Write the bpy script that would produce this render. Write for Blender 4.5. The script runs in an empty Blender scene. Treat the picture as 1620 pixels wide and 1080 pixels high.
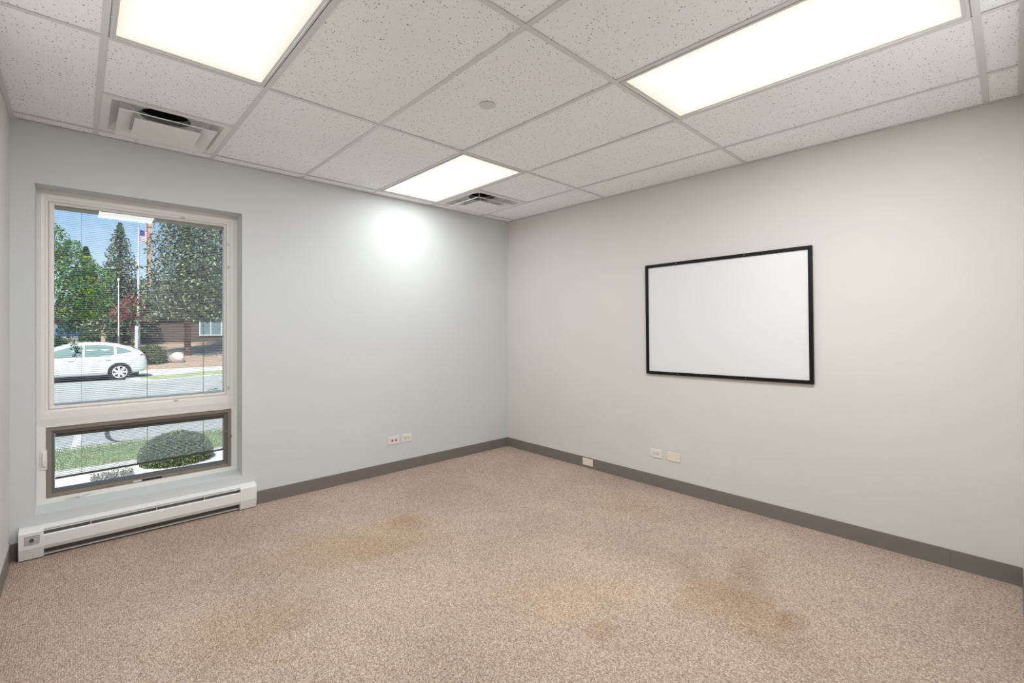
import bpy, bmesh, math, random
from mathutils import Vector, Matrix
R = math.radians
random.seed(7)
SC = bpy.context.scene
COL = SC.collection

# ------------------------------------------------------------------ camera
F_PX, CX, HY = 735.7, 810.0, 519.0
YAW = math.atan2(789, F_PX)                 # view direction measured from +X towards +Y
cam_d = bpy.data.cameras.new('camera')
cam_d.sensor_width = 36.0
cam_d.lens = F_PX / 1620 * 36
cam_d.shift_x = 0.0
cam_d.shift_y = -(540 - HY) / 1620
cam_d.clip_start = 0.02
cam_d.clip_end = 600
cam = bpy.data.objects.new('camera', cam_d)
COL.objects.link(cam)
cam.location = (0, 0, 1.326)
fwd = Vector((math.cos(YAW), math.sin(YAW), 0))
cam.rotation_euler = fwd.to_track_quat('-Z', 'Y').to_euler()
SC.camera = cam

# ------------------------------------------------------------------ view, world, sun
SC.view_settings.view_transform = 'Standard'
SC.view_settings.look = 'None'
SC.view_settings.gamma = 1.0
SC.view_settings.use_curve_mapping = False
SC.view_settings.exposure = 1.0
SC.cycles.max_bounces = 14
SC.cycles.diffuse_bounces = 8
SC.cycles.glossy_bounces = 6
SC.cycles.transparent_max_bounces = 24
SC.cycles.use_adaptive_sampling = False

LAMP_W = (15.8, 16.3, 7.9)   # ceiling troffers; the one by the far vent is dimmed to soften its wall hot spot
LENS_E = 0.46          # glow of each troffer lens
SUN_W = 4.2
SKY_S = 1.0

W = bpy.data.worlds.new('sky')
SC.world = W
W.use_nodes = True
nt = W.node_tree
nt.nodes.clear()
wo = nt.nodes.new('ShaderNodeOutputWorld')
bg = nt.nodes.new('ShaderNodeBackground')
tc = nt.nodes.new('ShaderNodeTexCoord')
sx = nt.nodes.new('ShaderNodeSeparateXYZ')
rmp = nt.nodes.new('ShaderNodeValToRGB')
rmp.color_ramp.elements[0].position = 0.0
rmp.color_ramp.elements[0].color = (0.60, 0.68, 0.76, 1)
rmp.color_ramp.elements[1].position = 0.75
rmp.color_ramp.elements[1].color = (0.06, 0.15, 0.40, 1)
e_ = rmp.color_ramp.elements.new(0.25)
e_.color = (0.13, 0.29, 0.56, 1)
nz = nt.nodes.new('ShaderNodeTexNoise')
nz.inputs['Scale'].default_value = 3.2
nz.inputs['Detail'].default_value = 6
nr = nt.nodes.new('ShaderNodeValToRGB')
nr.color_ramp.elements[0].position = 0.50
nr.color_ramp.elements[0].color = (0, 0, 0, 1)
nr.color_ramp.elements[1].position = 0.72
nr.color_ramp.elements[1].color = (0.85, 0.85, 0.85, 1)
mx = nt.nodes.new('ShaderNodeMix')
mx.data_type = 'RGBA'
mx.inputs[7].default_value = (0.62, 0.66, 0.70, 1)
nt.links.new(tc.outputs['Generated'], sx.inputs[0])
nt.links.new(sx.outputs['Z'], rmp.inputs[0])
nt.links.new(tc.outputs['Generated'], nz.inputs['Vector'])
nt.links.new(nz.outputs['Fac'], nr.inputs[0])
nt.links.new(nr.outputs[0], mx.inputs[0])
nt.links.new(rmp.outputs[0], mx.inputs[6])
nt.links.new(mx.outputs[2], bg.inputs['Color'])
bg.inputs['Strength'].default_value = SKY_S
nt.links.new(bg.outputs[0], wo.inputs[0])

sd = bpy.data.lights.new('sun', 'SUN')
sd.energy = SUN_W
sd.color = (1.0, 0.95, 0.87)
sd.angle = R(0.6)
sun = bpy.data.objects.new('sun', sd)
COL.objects.link(sun)
sun.rotation_euler = Vector((0.60, 1.0, -1.70)).to_track_quat('-Z', 'Y').to_euler()

# ------------------------------------------------------------------ helpers
class MB:
    def __init__(s):
        s.v = []; s.f = []; s.m = []
    def add(s, vs, fs, mi=0):
        b = len(s.v)
        s.v += [tuple(v) for v in vs]
        s.f += [tuple(i + b for i in f) for f in fs]
        s.m += [mi] * len(fs)
        return s
    def box(s, x0, x1, y0, y1, z0, z1, mi=0):
        vs = [(x0,y0,z0),(x1,y0,z0),(x1,y1,z0),(x0,y1,z0),(x0,y0,z1),(x1,y0,z1),(x1,y1,z1),(x0,y1,z1)]
        return s.add(vs, [(0,3,2,1),(4,5,6,7),(0,1,5,4),(1,2,6,5),(2,3,7,6),(3,0,4,7)], mi)
    def prism(s, pts, axis, a, b, mi=0):
        """closed 2-D outline swept along an axis from a to b.  axis 'x': pts are (y,z); 'y': (x,z); 'z': (x,y)"""
        def P(p, t):
            return {'x': (t, p[0], p[1]), 'y': (p[0], t, p[1]), 'z': (p[0], p[1], t)}[axis]
        n = len(pts)
        vs = [P(p, a) for p in pts] + [P(p, b) for p in pts]
        fs = [tuple(range(n))[::-1], tuple(range(n, 2*n))]
        fs += [(i, (i+1) % n, (i+1) % n + n, i + n) for i in range(n)]
        return s.add(vs, fs, mi)
    def lathe(s, prof, c, axis='z', n=24, mi=0, caps=True):
        """prof: list of (radius, offset along axis)"""
        vs = []; fs = []
        for (r, h) in prof:
            for k in range(n):
                a = 2*math.pi*k/n
                u, w = r*math.cos(a), r*math.sin(a)
                p = {'z': (u, w, h), 'y': (u, h, w), 'x': (h, u, w)}[axis]
                vs.append((c[0]+p[0], c[1]+p[1], c[2]+p[2]))
        for i in range(len(prof)-1):
            for k in range(n):
                fs.append((i*n+k, i*n+(k+1) % n, (i+1)*n+(k+1) % n, (i+1)*n+k))
        if caps:
            fs.append(tuple(range(n))[::-1])
            fs.append(tuple(range((len(prof)-1)*n, len(prof)*n)))
        return s.add(vs, fs, mi)
    def tube(s, pts, r, n=8, mi=0):
        pts = [Vector(p) for p in pts]
        rs = r if isinstance(r, (list, tuple)) else [r]*len(pts)
        vs = []; fs = []
        for i, p in enumerate(pts):
            d = (pts[min(i+1, len(pts)-1)] - pts[max(i-1, 0)]).normalized()
            u = d.cross(Vector((0, 0, 1)))
            if u.length < 1e-3: u = Vector((1, 0, 0))
            u.normalize(); w = d.cross(u)
            for k in range(n):
                a = 2*math.pi*k/n
                vs.append(p + rs[i]*(math.cos(a)*u + math.sin(a)*w))
        for i in range(len(pts)-1):
            for k in range(n):
                fs.append((i*n+k, i*n+(k+1) % n, (i+1)*n+(k+1) % n, (i+1)*n+k))
        fs.append(tuple(range(n))[::-1]); fs.append(tuple(range((len(pts)-1)*n, len(pts)*n)))
        return s.add(vs, fs, mi)
    def ring(s, o, i, yo, yi, yb, mi=0):
        """mitred rectangular ring in an X-Z plane; o,i=(x0,x1,z0,z1); front depth yo at outer edge, yi at inner, back yb"""
        def c(r, y): return [(r[0],y,r[2]),(r[1],y,r[2]),(r[1],y,r[3]),(r[0],y,r[3])]
        vs = c(o, yo) + c(i, yi) + c(o, yb) + c(i, yb)
        fs = []
        for k in range(4):
            j = (k+1) % 4
            fs += [(k, j, j+4, k+4), (k+4, j+4, j+12, k+12), (k+8, k+12, j+12, j+8), (k, k+8, j+8, j)]
        return s.add(vs, fs, mi)
    def build(s, name, mats, parent=None, smooth=False, bevel=0, fix=True):
        me = bpy.data.meshes.new(name)
        me.from_pydata(s.v, [], s.f)
        if not isinstance(mats, (list, tuple)): mats = [mats]
        for m in mats: me.materials.append(m)
        if len(mats) > 1: me.polygons.foreach_set('material_index', s.m)
        if fix:
            bm = bmesh.new(); bm.from_mesh(me)
            bmesh.ops.recalc_face_normals(bm, faces=bm.faces)
            bm.to_mesh(me); bm.free()
        if smooth:
            me.polygons.foreach_set('use_smooth', [True]*len(me.polygons))
        o = bpy.data.objects.new(name, me)
        COL.objects.link(o)
        if parent is not None: o.parent = parent
        if bevel:
            b = o.modifiers.new('bevel', 'BEVEL'); b.width = bevel; b.segments = 2
            b.limit_method = 'ANGLE'; b.angle_limit = R(35)
        return o

def local(mb, loc):
    """shift builder coordinates so they are relative to loc"""
    mb.v = [(x-loc[0], y-loc[1], z-loc[2]) for x, y, z in mb.v]
    return mb
def empty(name, loc=(0,0,0)):
    o = bpy.data.objects.new(name, None)
    o.empty_display_size = 0.1
    COL.objects.link(o); o.location = loc
    return o
def tag(o, label, cat, group=None, kind=None):
    o['label'] = label; o['category'] = cat
    if group: o['group'] = group
    if kind: o['kind'] = kind
    return o
def struct(o):
    o['kind'] = 'structure'; return o
def dup(o, parent=None):
    c = o.copy(); COL.objects.link(c)
    if parent is not None: c.parent = parent
    for ch in list(o.children): dup(ch, c)
    return c

# ------------------------------------------------------------------ materials
def mat(name, col, rough=0.6, metal=0.0, spec=0.5, emit=None, es=0):
    m = bpy.data.materials.new(name); m.use_nodes = True
    b = m.node_tree.nodes['Principled BSDF']
    b.inputs['Base Color'].default_value = (*col, 1)
    b.inputs['Roughness'].default_value = rough
    b.inputs['Metallic'].default_value = metal
    b.inputs['Specular IOR Level'].default_value = spec
    if emit:
        b.inputs['Emission Color'].default_value = (*emit, 1)
        b.inputs['Emission Strength'].default_value = es
    return m
def N(m, t): return m.node_tree.nodes.new(t)
def L(m, a, b): m.node_tree.links.new(a, b)
def bsdf(m): return m.node_tree.nodes['Principled BSDF']
def pos(m):
    g = N(m, 'ShaderNodeNewGeometry'); return g.outputs['Position']
def noise(m, vec, scale, detail=2, rough=0.5):
    n = N(m, 'ShaderNodeTexNoise'); L(m, vec, n.inputs['Vector'])
    n.inputs['Scale'].default_value = scale; n.inputs['Detail'].default_value = detail
    n.inputs['Roughness'].default_value = rough
    return n
def ramp(m, fac, stops):
    r = N(m, 'ShaderNodeValToRGB'); L(m, fac, r.inputs[0])
    cr = r.color_ramp
    cr.elements[0].position, cr.elements[0].color = stops[0][0], (*stops[0][1], 1)
    cr.elements[1].position, cr.elements[1].color = stops[-1][0], (*stops[-1][1], 1)
    for p, c in stops[1:-1]:
        e = cr.elements.new(p); e.color = (*c, 1)
    return r.outputs[0]
def mixc(m, fac, a, b, mode='MIX'):
    x = N(m, 'ShaderNodeMix'); x.data_type = 'RGBA'; x.blend_type = mode
    for s, v in ((0, fac), (6, a), (7, b)):
        if isinstance(v, (int, float)): x.inputs[s].default_value = v
        elif isinstance(v, tuple): x.inputs[s].default_value = (*v, 1)
        else: L(m, v, x.inputs[s])
    return x.outputs[2]
def mth(m, op, a, b=None, clamp=False):
    x = N(m, 'ShaderNodeMath'); x.operation = op; x.use_clamp = clamp
    for s, v in ((0, a), (1, b)):
        if v is None: continue
        if isinstance(v, (int, float)): x.inputs[s].default_value = v
        else: L(m, v, x.inputs[s])
    return x.outputs[0]
def bump(m, h, strength, dist):
    b = N(m, 'ShaderNodeBump'); b.inputs['Strength'].default_value = strength
    b.inputs['Distance'].default_value = dist
    L(m, h, b.inputs['Height']); L(m, b.outputs[0], bsdf(m).inputs['Normal'])

def painted(name, c, var=0.02, rough=0.8):
    """eggshell wall paint with roller stipple and faint unevenness"""
    m = mat(name, c, rough, spec=0.35)
    p = pos(m)
    n = noise(m, p, 1.3, 3)
    a = tuple(x*(1-var) for x in c); b = tuple(min(1, x*(1+var)) for x in c)
    L(m, ramp(m, n.outputs['Fac'], [(0.3, a), (0.7, b)]), bsdf(m).inputs['Base Color'])
    bump(m, noise(m, p, 380, 2).outputs['Fac'], 0.12, 0.001)
    return m

M = {}
M['wall_blue'] = painted('pale_blue_grey_paint', (0.62, 0.645, 0.65))
M['wall_warm'] = painted('warm_white_paint', (0.645, 0.632, 0.605))
M['trim_white'] = mat('window_white_paint', (0.80, 0.785, 0.75), 0.42)
M['frame_white'] = mat('lower_window_white', (0.82, 0.81, 0.78), 0.42)
M['sash_tan'] = mat('taupe_aluminium', (0.27, 0.235, 0.20), 0.45, 0.2)
M['sash_grey'] = mat('grey_aluminium', (0.15, 0.145, 0.135), 0.4, 0.2)
M['heater'] = mat('white_enamel', (0.80, 0.80, 0.79), 0.35)
M['fin'] = mat('heater_fins', (0.16, 0.17, 0.16), 0.45, 0.5)
M['dark'] = mat('dark_recess', (0.02, 0.02, 0.02), 0.8)
M['plate_white'] = mat('white_plastic', (0.74, 0.73, 0.73), 0.35)
M['plate_ivory'] = mat('ivory_plastic', (0.76, 0.71, 0.58), 0.35)
M['recept'] = mat('ivory_receptacle', (0.72, 0.65, 0.52), 0.35)
M['red'] = mat('red_jack', (0.55, 0.02, 0.01), 0.4)
M['black'] = mat('black_plastic', (0.008, 0.008, 0.008), 0.35)
M['screw'] = mat('screw_metal', (0.45, 0.43, 0.40), 0.3, 0.8)
M['black_frame'] = mat('black_frame_paint', (0.003, 0.003, 0.003), 0.45, spec=0.25)
M['board'] = mat('whiteboard_enamel', (0.73, 0.74, 0.75), 0.22)
M['vinyl'] = mat('taupe_vinyl_base', (0.18, 0.165, 0.145), 0.42)
bump(M['vinyl'], noise(M['vinyl'], pos(M['vinyl']), 18, 2).outputs['Fac'], 0.10, 0.004)
M['tee'] = mat('grid_steel_paint', (0.67, 0.675, 0.675), 0.45)
M['vent'] = mat('vent_enamel', (0.82, 0.82, 0.81), 0.4)
M['galv'] = mat('galvanised_collar', (0.50, 0.49, 0.47), 0.5)
M['duct'] = mat('duct_interior', (0.10, 0.10, 0.10), 0.6)
M['lamp_frame'] = mat('lamp_frame_enamel', (0.62, 0.63, 0.63), 0.35)
M['slat'] = mat('blind_slat_enamel', (0.66, 0.67, 0.68), 0.4, 0.1)
M['rail'] = mat('blind_headrail_enamel', (0.36, 0.34, 0.30), 0.45)
M['rail_dark'] = mat('blind_rail_brown', (0.10, 0.09, 0.08), 0.45)
M['cord'] = mat('blind_cord', (0.22, 0.20, 0.18), 0.7)
M['door'] = mat('door_wood', (0.30, 0.17, 0.09), 0.45)

# lens of the troffers: acrylic with a fine prismatic grid, brightest where the tubes sit behind it
def lens_mat():
    m = mat('troffer_lens', (0.25, 0.25, 0.25), 0.4)
    tc = N(m, 'ShaderNodeTexCoord')
    s = N(m, 'ShaderNodeSeparateXYZ'); L(m, tc.outputs['Object'], s.inputs[0])
    ax = mth(m, 'ABSOLUTE', s.outputs['X']); ay = mth(m, 'ABSOLUTE', s.outputs['Y'])
    ex = mth(m, 'SUBTRACT', 0.27, ax); ey = mth(m, 'SUBTRACT', 0.575, ay)
    mn = mth(m, 'MINIMUM', mth(m, 'MULTIPLY', ex, 12), mth(m, 'MULTIPLY', ey, 7), )
    fac = mth(m, 'MULTIPLY', mn, 1.0, True)
    col = ramp(m, fac, [(0.0, (0.92, 0.80, 0.66)), (0.45, (1.0, 0.95, 0.88)), (1.0, (1.0, 0.985, 0.95))])
    L(m, col, bsdf(m).inputs['Emission Color'])
    bsdf(m).inputs['Emission Strength'].default_value = LENS_E
    return m
M['lens'] = lens_mat()

def tile_mat():
    m = mat('acoustic_tile', (0.8, 0.78, 0.75), 0.85, spec=0.2)
    p = pos(m)
    # wobble the lookup so the pinholes are short irregular fissures
    wob = noise(m, p, 60, 2)
    add = N(m, 'ShaderNodeVectorMath'); add.operation = 'MULTIPLY_ADD'
    L(m, wob.outputs['Color'], add.inputs[0]); add.inputs[1].default_value = (0.012, 0.012, 0); L(m, p, add.inputs[2])
    def holes(scale, r0, r1):
        v = N(m, 'ShaderNodeTexVoronoi'); L(m, add.outputs[0], v.inputs['Vector']); v.inputs['Scale'].default_value = scale
        sp = N(m, 'ShaderNodeSeparateColor'); L(m, v.outputs['Color'], sp.inputs[0])
        rad = N(m, 'ShaderNodeMapRange'); L(m, sp.outputs[0], rad.inputs[0])
        rad.inputs['To Min'].default_value = r0; rad.inputs['To Max'].default_value = r1
        d = mth(m, 'SUBTRACT', rad.outputs[0], v.outputs['Distance'])
        return mth(m, 'MULTIPLY', d, 14, True)
    h = mth(m, 'MAXIMUM', holes(88, -0.05, 0.32), mth(m, 'MULTIPLY', holes(190, -0.10, 0.28), 0.6))
    base = ramp(m, noise(m, p, 3.0, 2).outputs['Fac'], [(0.3, (0.885, 0.905, 0.925)), (0.7, (0.915, 0.935, 0.955))])
    L(m, mixc(m, h, base, (0.28, 0.22, 0.18)), bsdf(m).inputs['Base Color'])
    inv = mth(m, 'SUBTRACT', 1.0, h)
    bump(m, inv, 0.5, 0.002)
    return m
M['tile'] = tile_mat()

def carpet_mat():
    m = mat('loop_pile_carpet', (0.4, 0.3, 0.25), 0.95, spec=0.1)
    p = pos(m)
    wob = noise(m, p, 45, 2)
    add = N(m, 'ShaderNodeVectorMath'); add.operation = 'MULTIPLY_ADD'
    L(m, wob.outputs['Color'], add.inputs[0]); add.inputs[1].default_value = (0.006, 0.006, 0); L(m, p, add.inputs[2])
    mp = N(m, 'ShaderNodeMapping'); L(m, add.outputs[0], mp.inputs[0]); mp.inputs['Scale'].default_value = (1.0, 0.62, 1.0)
    v = N(m, 'ShaderNodeTexVoronoi'); L(m, mp.outputs[0], v.inputs['Vector']); v.inputs['Scale'].default_value = 285
    v.inputs['Randomness'].default_value = 0.85
    sp = N(m, 'ShaderNodeSeparateColor'); L(m, v.outputs['Color'], sp.inputs[0])
    loops = ramp(m, sp.outputs[0], [(0.0, (0.32, 0.24, 0.195)), (0.35, (0.49, 0.385, 0.318)), (0.7, (0.61, 0.495, 0.42)), (1.0, (0.77, 0.66, 0.575))])
    loop_shade = ramp(m, v.outputs['Distance'], [(0.25, (1, 1, 1)), (0.75, (0.72, 0.69, 0.66))])  # shade between the loops, painted into the colour
    c = mixc(m, 1.0, loops, loop_shade, 'MULTIPLY')
    # faint drift of tone and traffic wear
    big = noise(m, p, 1.1, 4, 0.6)
    c = mixc(m, 1.0, c, ramp(m, big.outputs['Fac'], [(0.32, (0.88, 0.86, 0.84)), (0.68, (1.10, 1.09, 1.07))]), 'MULTIPLY')
    # soiled patches, each with its own place and size
    sn = noise(m, p, 2.6, 4, 0.65)
    def stain(cx, cy, rx, ry, rot, amt, col):
        nonlocal c
        mp = N(m, 'ShaderNodeMapping'); mp.vector_type = 'TEXTURE'
        mp.inputs['Location'].default_value = (cx, cy, 0); mp.inputs['Rotation'].default_value = (0, 0, R(rot))
        mp.inputs['Scale'].default_value = (rx, ry, 1)
        L(m, p, mp.inputs[0])
        ln = N(m, 'ShaderNodeVectorMath'); ln.operation = 'LENGTH'; L(m, mp.outputs[0], ln.inputs[0])
        d = mth(m, 'ADD', ln.outputs['Value'], mth(m, 'MULTIPLY', mth(m, 'SUBTRACT', sn.outputs['Fac'], 0.5), 1.6))
        k = N(m, 'ShaderNodeMapRange'); k.interpolation_type = 'SMOOTHSTEP'; L(m, d, k.inputs[0])
        k.inputs['From Min'].default_value = 1.25; k.inputs['From Max'].default_value = 0.1
        k.inputs['To Min'].default_value = 0; k.inputs['To Max'].default_value = amt*.8
        c = mixc(m, k.outputs[0], c, mixc(m, 1.0, c, col, 'MULTIPLY'))
    Y = (0.80, 0.70, 0.50)
    stain(2.64, 0.97, 0.34, 0.14, 20, .8, (0.70, 0.64, 0.56))
    stain(2.30, 0.90, 0.42, 0.26, 60, .9, (0.80, 0.72, 0.58))
    stain(2.35, 0.68, 0.10, 0.07, 10, 0.8, (0.72, 0.66, 0.58))
    stain(1.24, 2.74, 0.55, 0.34, -20, .7, Y)
    stain(1.62, 2.86, 0.20, 0.14, 10, 0.8, Y)
    stain(1.75, 1.50, 0.55, 0.30, -40, 0.45, (0.95, 0.86, 0.68))
    stain(0.55, 2.30, 0.35, 0.30, 0, 0.6, (0.90, 0.84, 0.70))
    stain(3.05, 1.95, 0.22, 0.3, 0, 0.6, (0.92, 0.84, 0.72))
    stain(1.68, 1.22, 0.10, 0.07, 0, 0.55, (0.75, 0.66, 0.55))
    L(m, c, bsdf(m).inputs['Base Color'])
    rows = N(m, 'ShaderNodeTexWave'); L(m, add.outputs[0], rows.inputs['Vector']); rows.bands_direction = 'X'
    rows.inputs['Scale'].default_value = 40
    hgt = mth(m, 'ADD', mth(m, 'SUBTRACT', 1.0, v.outputs['Distance']), mth(m, 'MULTIPLY', rows.outputs['Fac'], 0.35))
    bump(m, hgt, 0.8, 0.004)
    return m
M['carpet'] = carpet_mat()

def glass_mat():
    m = bpy.data.materials.new('clear_glass'); m.use_nodes = True
    t = m.node_tree; t.nodes.clear()
    o = t.nodes.new('ShaderNodeOutputMaterial'); tr = t.nodes.new('ShaderNodeBsdfTransparent')
    gl = t.nodes.new('ShaderNodeBsdfGlossy'); fr = t.nodes.new('ShaderNodeFresnel'); mxs = t.nodes.new('ShaderNodeMixShader')
    fr.inputs[0].default_value = 1.33; gl.inputs['Roughness'].default_value = 0.0
    tr.inputs[0].default_value = (0.95, 0.97, 0.96, 1)
    t.links.new(fr.outputs[0], mxs.inputs[0]); t.links.new(tr.outputs[0], mxs.inputs[1]); t.links.new(gl.outputs[0], mxs.inputs[2])
    t.links.new(mxs.outputs[0], o.inputs[0])
    return m
M['glass'] = glass_mat()

# ------------------------------------------------------------------ room dimensions
XL, XR = -0.285, 3.542          # left and right walls
YB, YW = -0.045, 3.872          # back wall (behind the camera) and window wall
H = 2.517
T = 0.24
OX0, OX1, OZ0, OZ1 = -0.186, 0.885, 0.238, 2.172    # window opening
FY = 4.022                      # inner face of the window frame
YO = YW + T                     # outer face of the window wall
DX0, DX1 = -0.235, 0.68         # doorway in the back wall, where the camera stands
YH = -1.75                      # far wall of the entry recess

# floor
f = MB().box(XL-T, XR+T, YH-T, YO, -0.15, 0.0).build('floor', M['carpet']); struct(f)

# window wall with the opening and a sill that falls towards the room
wb = MB()
def wseg(x0, x1, z0, z1): wb.box(x0, x1, YW, YO, z0, z1)
wseg(XL-T, OX0, 0, 2.95); wseg(OX1, XR+T, 0, 2.95); wseg(OX0, OX1, OZ1, 2.95)
wb.prism([(YW, 0), (YO, 0), (YO, 0.256), (YW+0.15, 0.252), (YW, OZ0)], 'x', OX0, OX1)
struct(wb.build('wall_window', M['wall_blue']))
struct(MB().box(XR, XR+T, YH, YW, 0, 2.95).build('wall_right', M['wall_warm']))
struct(MB().box(XL-T, XL, YH, YW, 0, 2.95).build('wall_left', M['wall_warm']))
bw = MB().box(DX1, XR, YB-0.12, YB, 0, 2.95).box(XL, DX0, YB-0.12, YB, 0, 2.95).box(DX0, DX1, YB-0.12, YB, 2.08, 2.95)
struct(bw.build('wall_back', M['wall_warm']))
struct(MB().box(XL, 1.2, YH-T, YH, 0, 2.95).box(1.2, 1.2+0.12, YH, YB-0.12, 0, 2.95).build('wall_entry', M['wall_warm']))

# ------------------------------------------------------------------ ceiling: deck, tees, wall angle, tiles
deck = struct(MB().box(XL-T, XR+T, YH-T, YO, 2.95, 3.05).build('ceiling', M['duct']))
GX = [0.077 + 0.609*k for k in range(-1, 7)]
GX = [x for x in GX if XL < x < XR-0.05]            # 0.077 .. 3.122
GY = [0.089 + 1.2197*k for k in range(-2, 4)]
GY = [y for y in GY if YH < y < YW-0.02]
TW = 0.012
def part(mb, name, m, **k): return mb.build(name, m, deck, **k)
for y in GY:                                          # main runners
    for xa, xb in ([(XL, 1.2)] if y < YB else [(XL, XR)]):
        part(MB().box(xa+0.001, xb-0.001, y-TW, y+TW, H, H+0.0015).box(xa+0.001, xb-0.001, y-0.001, y+0.001, H+0.0015, H+0.038), 'ceiling_runner', M['tee'])
ys = [YH] + GY + [YW]
xs = [XL] + GX + [XR]
for i in range(len(ys)-1):                            # cross tees, one per bay
    for x in GX:
        if ys[i+1] <= YB and x > 1.2: continue
        y0 = ys[i] + (TW if i else 0.001); y1 = ys[i+1] - (TW if i < len(ys)-2 else 0.001)
        if x > 1.2: y0 = max(y0, YB+0.001)
        part(MB().box(x-TW, x+TW, y0-0.002, y1+0.002, H+0.0004, H+0.0019).box(x-0.001, x+0.001, y0, y1, H+0.0019, H+0.03), 'cross_tee', M['tee'])
VENTS = [(0, 3.139, 3.748), (4, 3.139, 3.748)]
LIGHTS = [(0, 1.309), (3, 0.089), (3, 2.528)]          # column index from x=0.077, lower y
def ymain(y): return min(GY, key=lambda g: abs(g-y))
for (k, y0, y1) in VENTS:                              # extra short tee above each vent
    x0 = 0.077 + 0.609*k
    part(MB().box(x0+TW, x0+0.609-TW, y0-TW, y0+TW, H+0.0004, H+0.0019).box(x0+TW, x0+0.609-TW, y0-0.001, y0+0.001, H+0.0019, H+0.03), 'cross_tee', M['tee'])
for (x0, x1, y0, y1) in [(XL, XR, YW-0.022, YW), (XL, XL+0.022, YH, YW-0.022), (XR-0.022, XR, YB, YW-0.022), (DX1, XR-0.022, YB, YB+0.022)]:
    part(MB().box(x0+.0005, x1-.0005, y0, y1-.0005, H-0.0008, H+0.0004).box(*( (x0+.0005, x1-.0005, y1-.002, y1-.0005) if x1-x0 > y1-y0 and y1 == YW else
        (x0+.0005, x1-.0005, y0, y0+.0015) if x1-x0 > y1-y0 else (x0+.0005, x0+.002, y0, y1) if x0 == XL else (x1-.002, x1-.0005, y0, y1)), H+0.0004, H+0.025), 'wall_angle', M['tee'])
rt = random.Random(3)
def tile(x0, x1, y0, y1):
    g = 0.003
    x0 += g; x1 -= g; y0 += g; y1 -= g
    cx, cy = (x0+x1)/2, (y0+y1)/2
    mb = MB().box(x0-cx, x1-cx, y0-cy, y1-cy, 0, 0.016)
    o = part(mb, 'ceiling_tile', M['tile'])
    ax, ay = rt.uniform(-1, 1), rt.uniform(-1, 1)
    sag = 0.0016
    o.rotation_euler = (ax*sag/max(y1-y0, .1), ay*sag/max(x1-x0, .1), 0)
    o.location = (cx, cy, H+0.0032+abs(ax)*sag/2+abs(ay)*sag/2)
for i in range(len(ys)-1):
    for j in range(len(xs)-1):
        x0, x1, y0, y1 = xs[j], xs[j+1], ys[i], ys[i+1]
        if y1 <= YB and x0 > 1.0: continue
        if y0 < YB and x0 > 0.6: y0 = YB+0.001 if x0 > 1.0 else y0
        if (j-1, round(y0, 3)) in [(a, round(ymain(b), 3)) for a, b in LIGHTS]: continue
        v = [v for v in VENTS if v[0] == j-1 and y0 < v[1] < y1]
        if v: y1 = v[0][1]
        if y0 < YB < y1 and x0 < 1.0: pass
        tile(x0, x1, y0, y1)

# ------------------------------------------------------------------ ceiling lights
def make_light():
    root = empty('ceiling_light')
    hx, hy = 0.3045-TW-0.001, 0.6098-TW-0.001
    h = MB().box(-hx, hx, -hy, hy, 0.085, 0.088).box(-hx, -hx+.002, -hy, hy, 0.003, .085).box(hx-.002, hx, -hy, hy, 0.003, .085)
    h.box(-hx, hx, -hy, -hy+.002, 0.003, .085).box(-hx, hx, hy-.002, hy, 0.003, .085)
    h.build('housing', M['lamp_frame'], root)
    # hinged door frame: mitred ring lying in the ceiling plane, stepped
    def flat_ring(ox, oy, ix, iy, zo, zi, zt):
        vs = []
        for (a, b, z) in ((ox, oy, zo), (ix, iy, zi), (ox, oy, zt), (ix, iy, zt)):
            vs += [(-a,-b,z),(a,-b,z),(a,b,z),(-a,b,z)]
        fs = []
        for k in range(4):
            j = (k+1) % 4
            fs += [(k, j, j+4, k+4), (k+4, j+4, j+12, k+12), (k+8, k+12, j+12, j+8), (k, k+8, j+8, j)]
        return vs, fs
    d = MB(); d.add(*flat_ring(hx-.004, hy-.003, hx-.012, hy-.012, -.0015, -.0025, .004))
    d.add(*flat_ring(hx-.012, hy-.012, hx-.022, hy-.026, -.0005, .0015, .005))
    d.build('door_frame', M['lamp_frame'], root)
    ln = MB().box(-(hx-.020), hx-.020, -(hy-.024), hy-.024, 0.0035, 0.006)
    ln.build('lens', M['lens'], root)
    for y in (-0.42, 0.42):
        MB().box(-hx+.001, -hx+.012, y-.008, y+.008, -.0035, -.001).build('latch', M['lamp_frame'], root)
    ld = bpy.data.lights.new('lamp_light', 'AREA')
    ld.shape = 'RECTANGLE'; ld.size = 2*(hx-.065); ld.size_y = 2*(hy-.11)
    ld.energy = LAMP_W[0]; ld.color = (0.965, 0.985, 1.0); ld.spread = R(180)
    lo = bpy.data.objects.new('lamp_light', ld); COL.objects.link(lo); lo.parent = root
    lo.location = (0, 0, 0.0025)
    return root
lt = make_light()
spec = [(0, 1.309, 'fluorescent troffer at the upper left, nearest the window, in line with the large ceiling vent'),
        (3, 0.089, 'fluorescent troffer at the upper right, running towards the wall with the whiteboard'),
        (3, 2.528, 'small-looking far fluorescent troffer against the window wall, beside the far vent')]
for i, (k, y0, lab) in enumerate(spec):
    o = lt if i == 0 else dup(lt)
    o.location = (0.077+0.609*(k+.5), y0+0.6098, H+0.0005)
    tag(o, lab, 'ceiling light', 'ceiling troffers')
    for c in o.children:
        if c.type == 'LIGHT':
            c.data = c.data.copy(); c.data.energy = LAMP_W[i]

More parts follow.
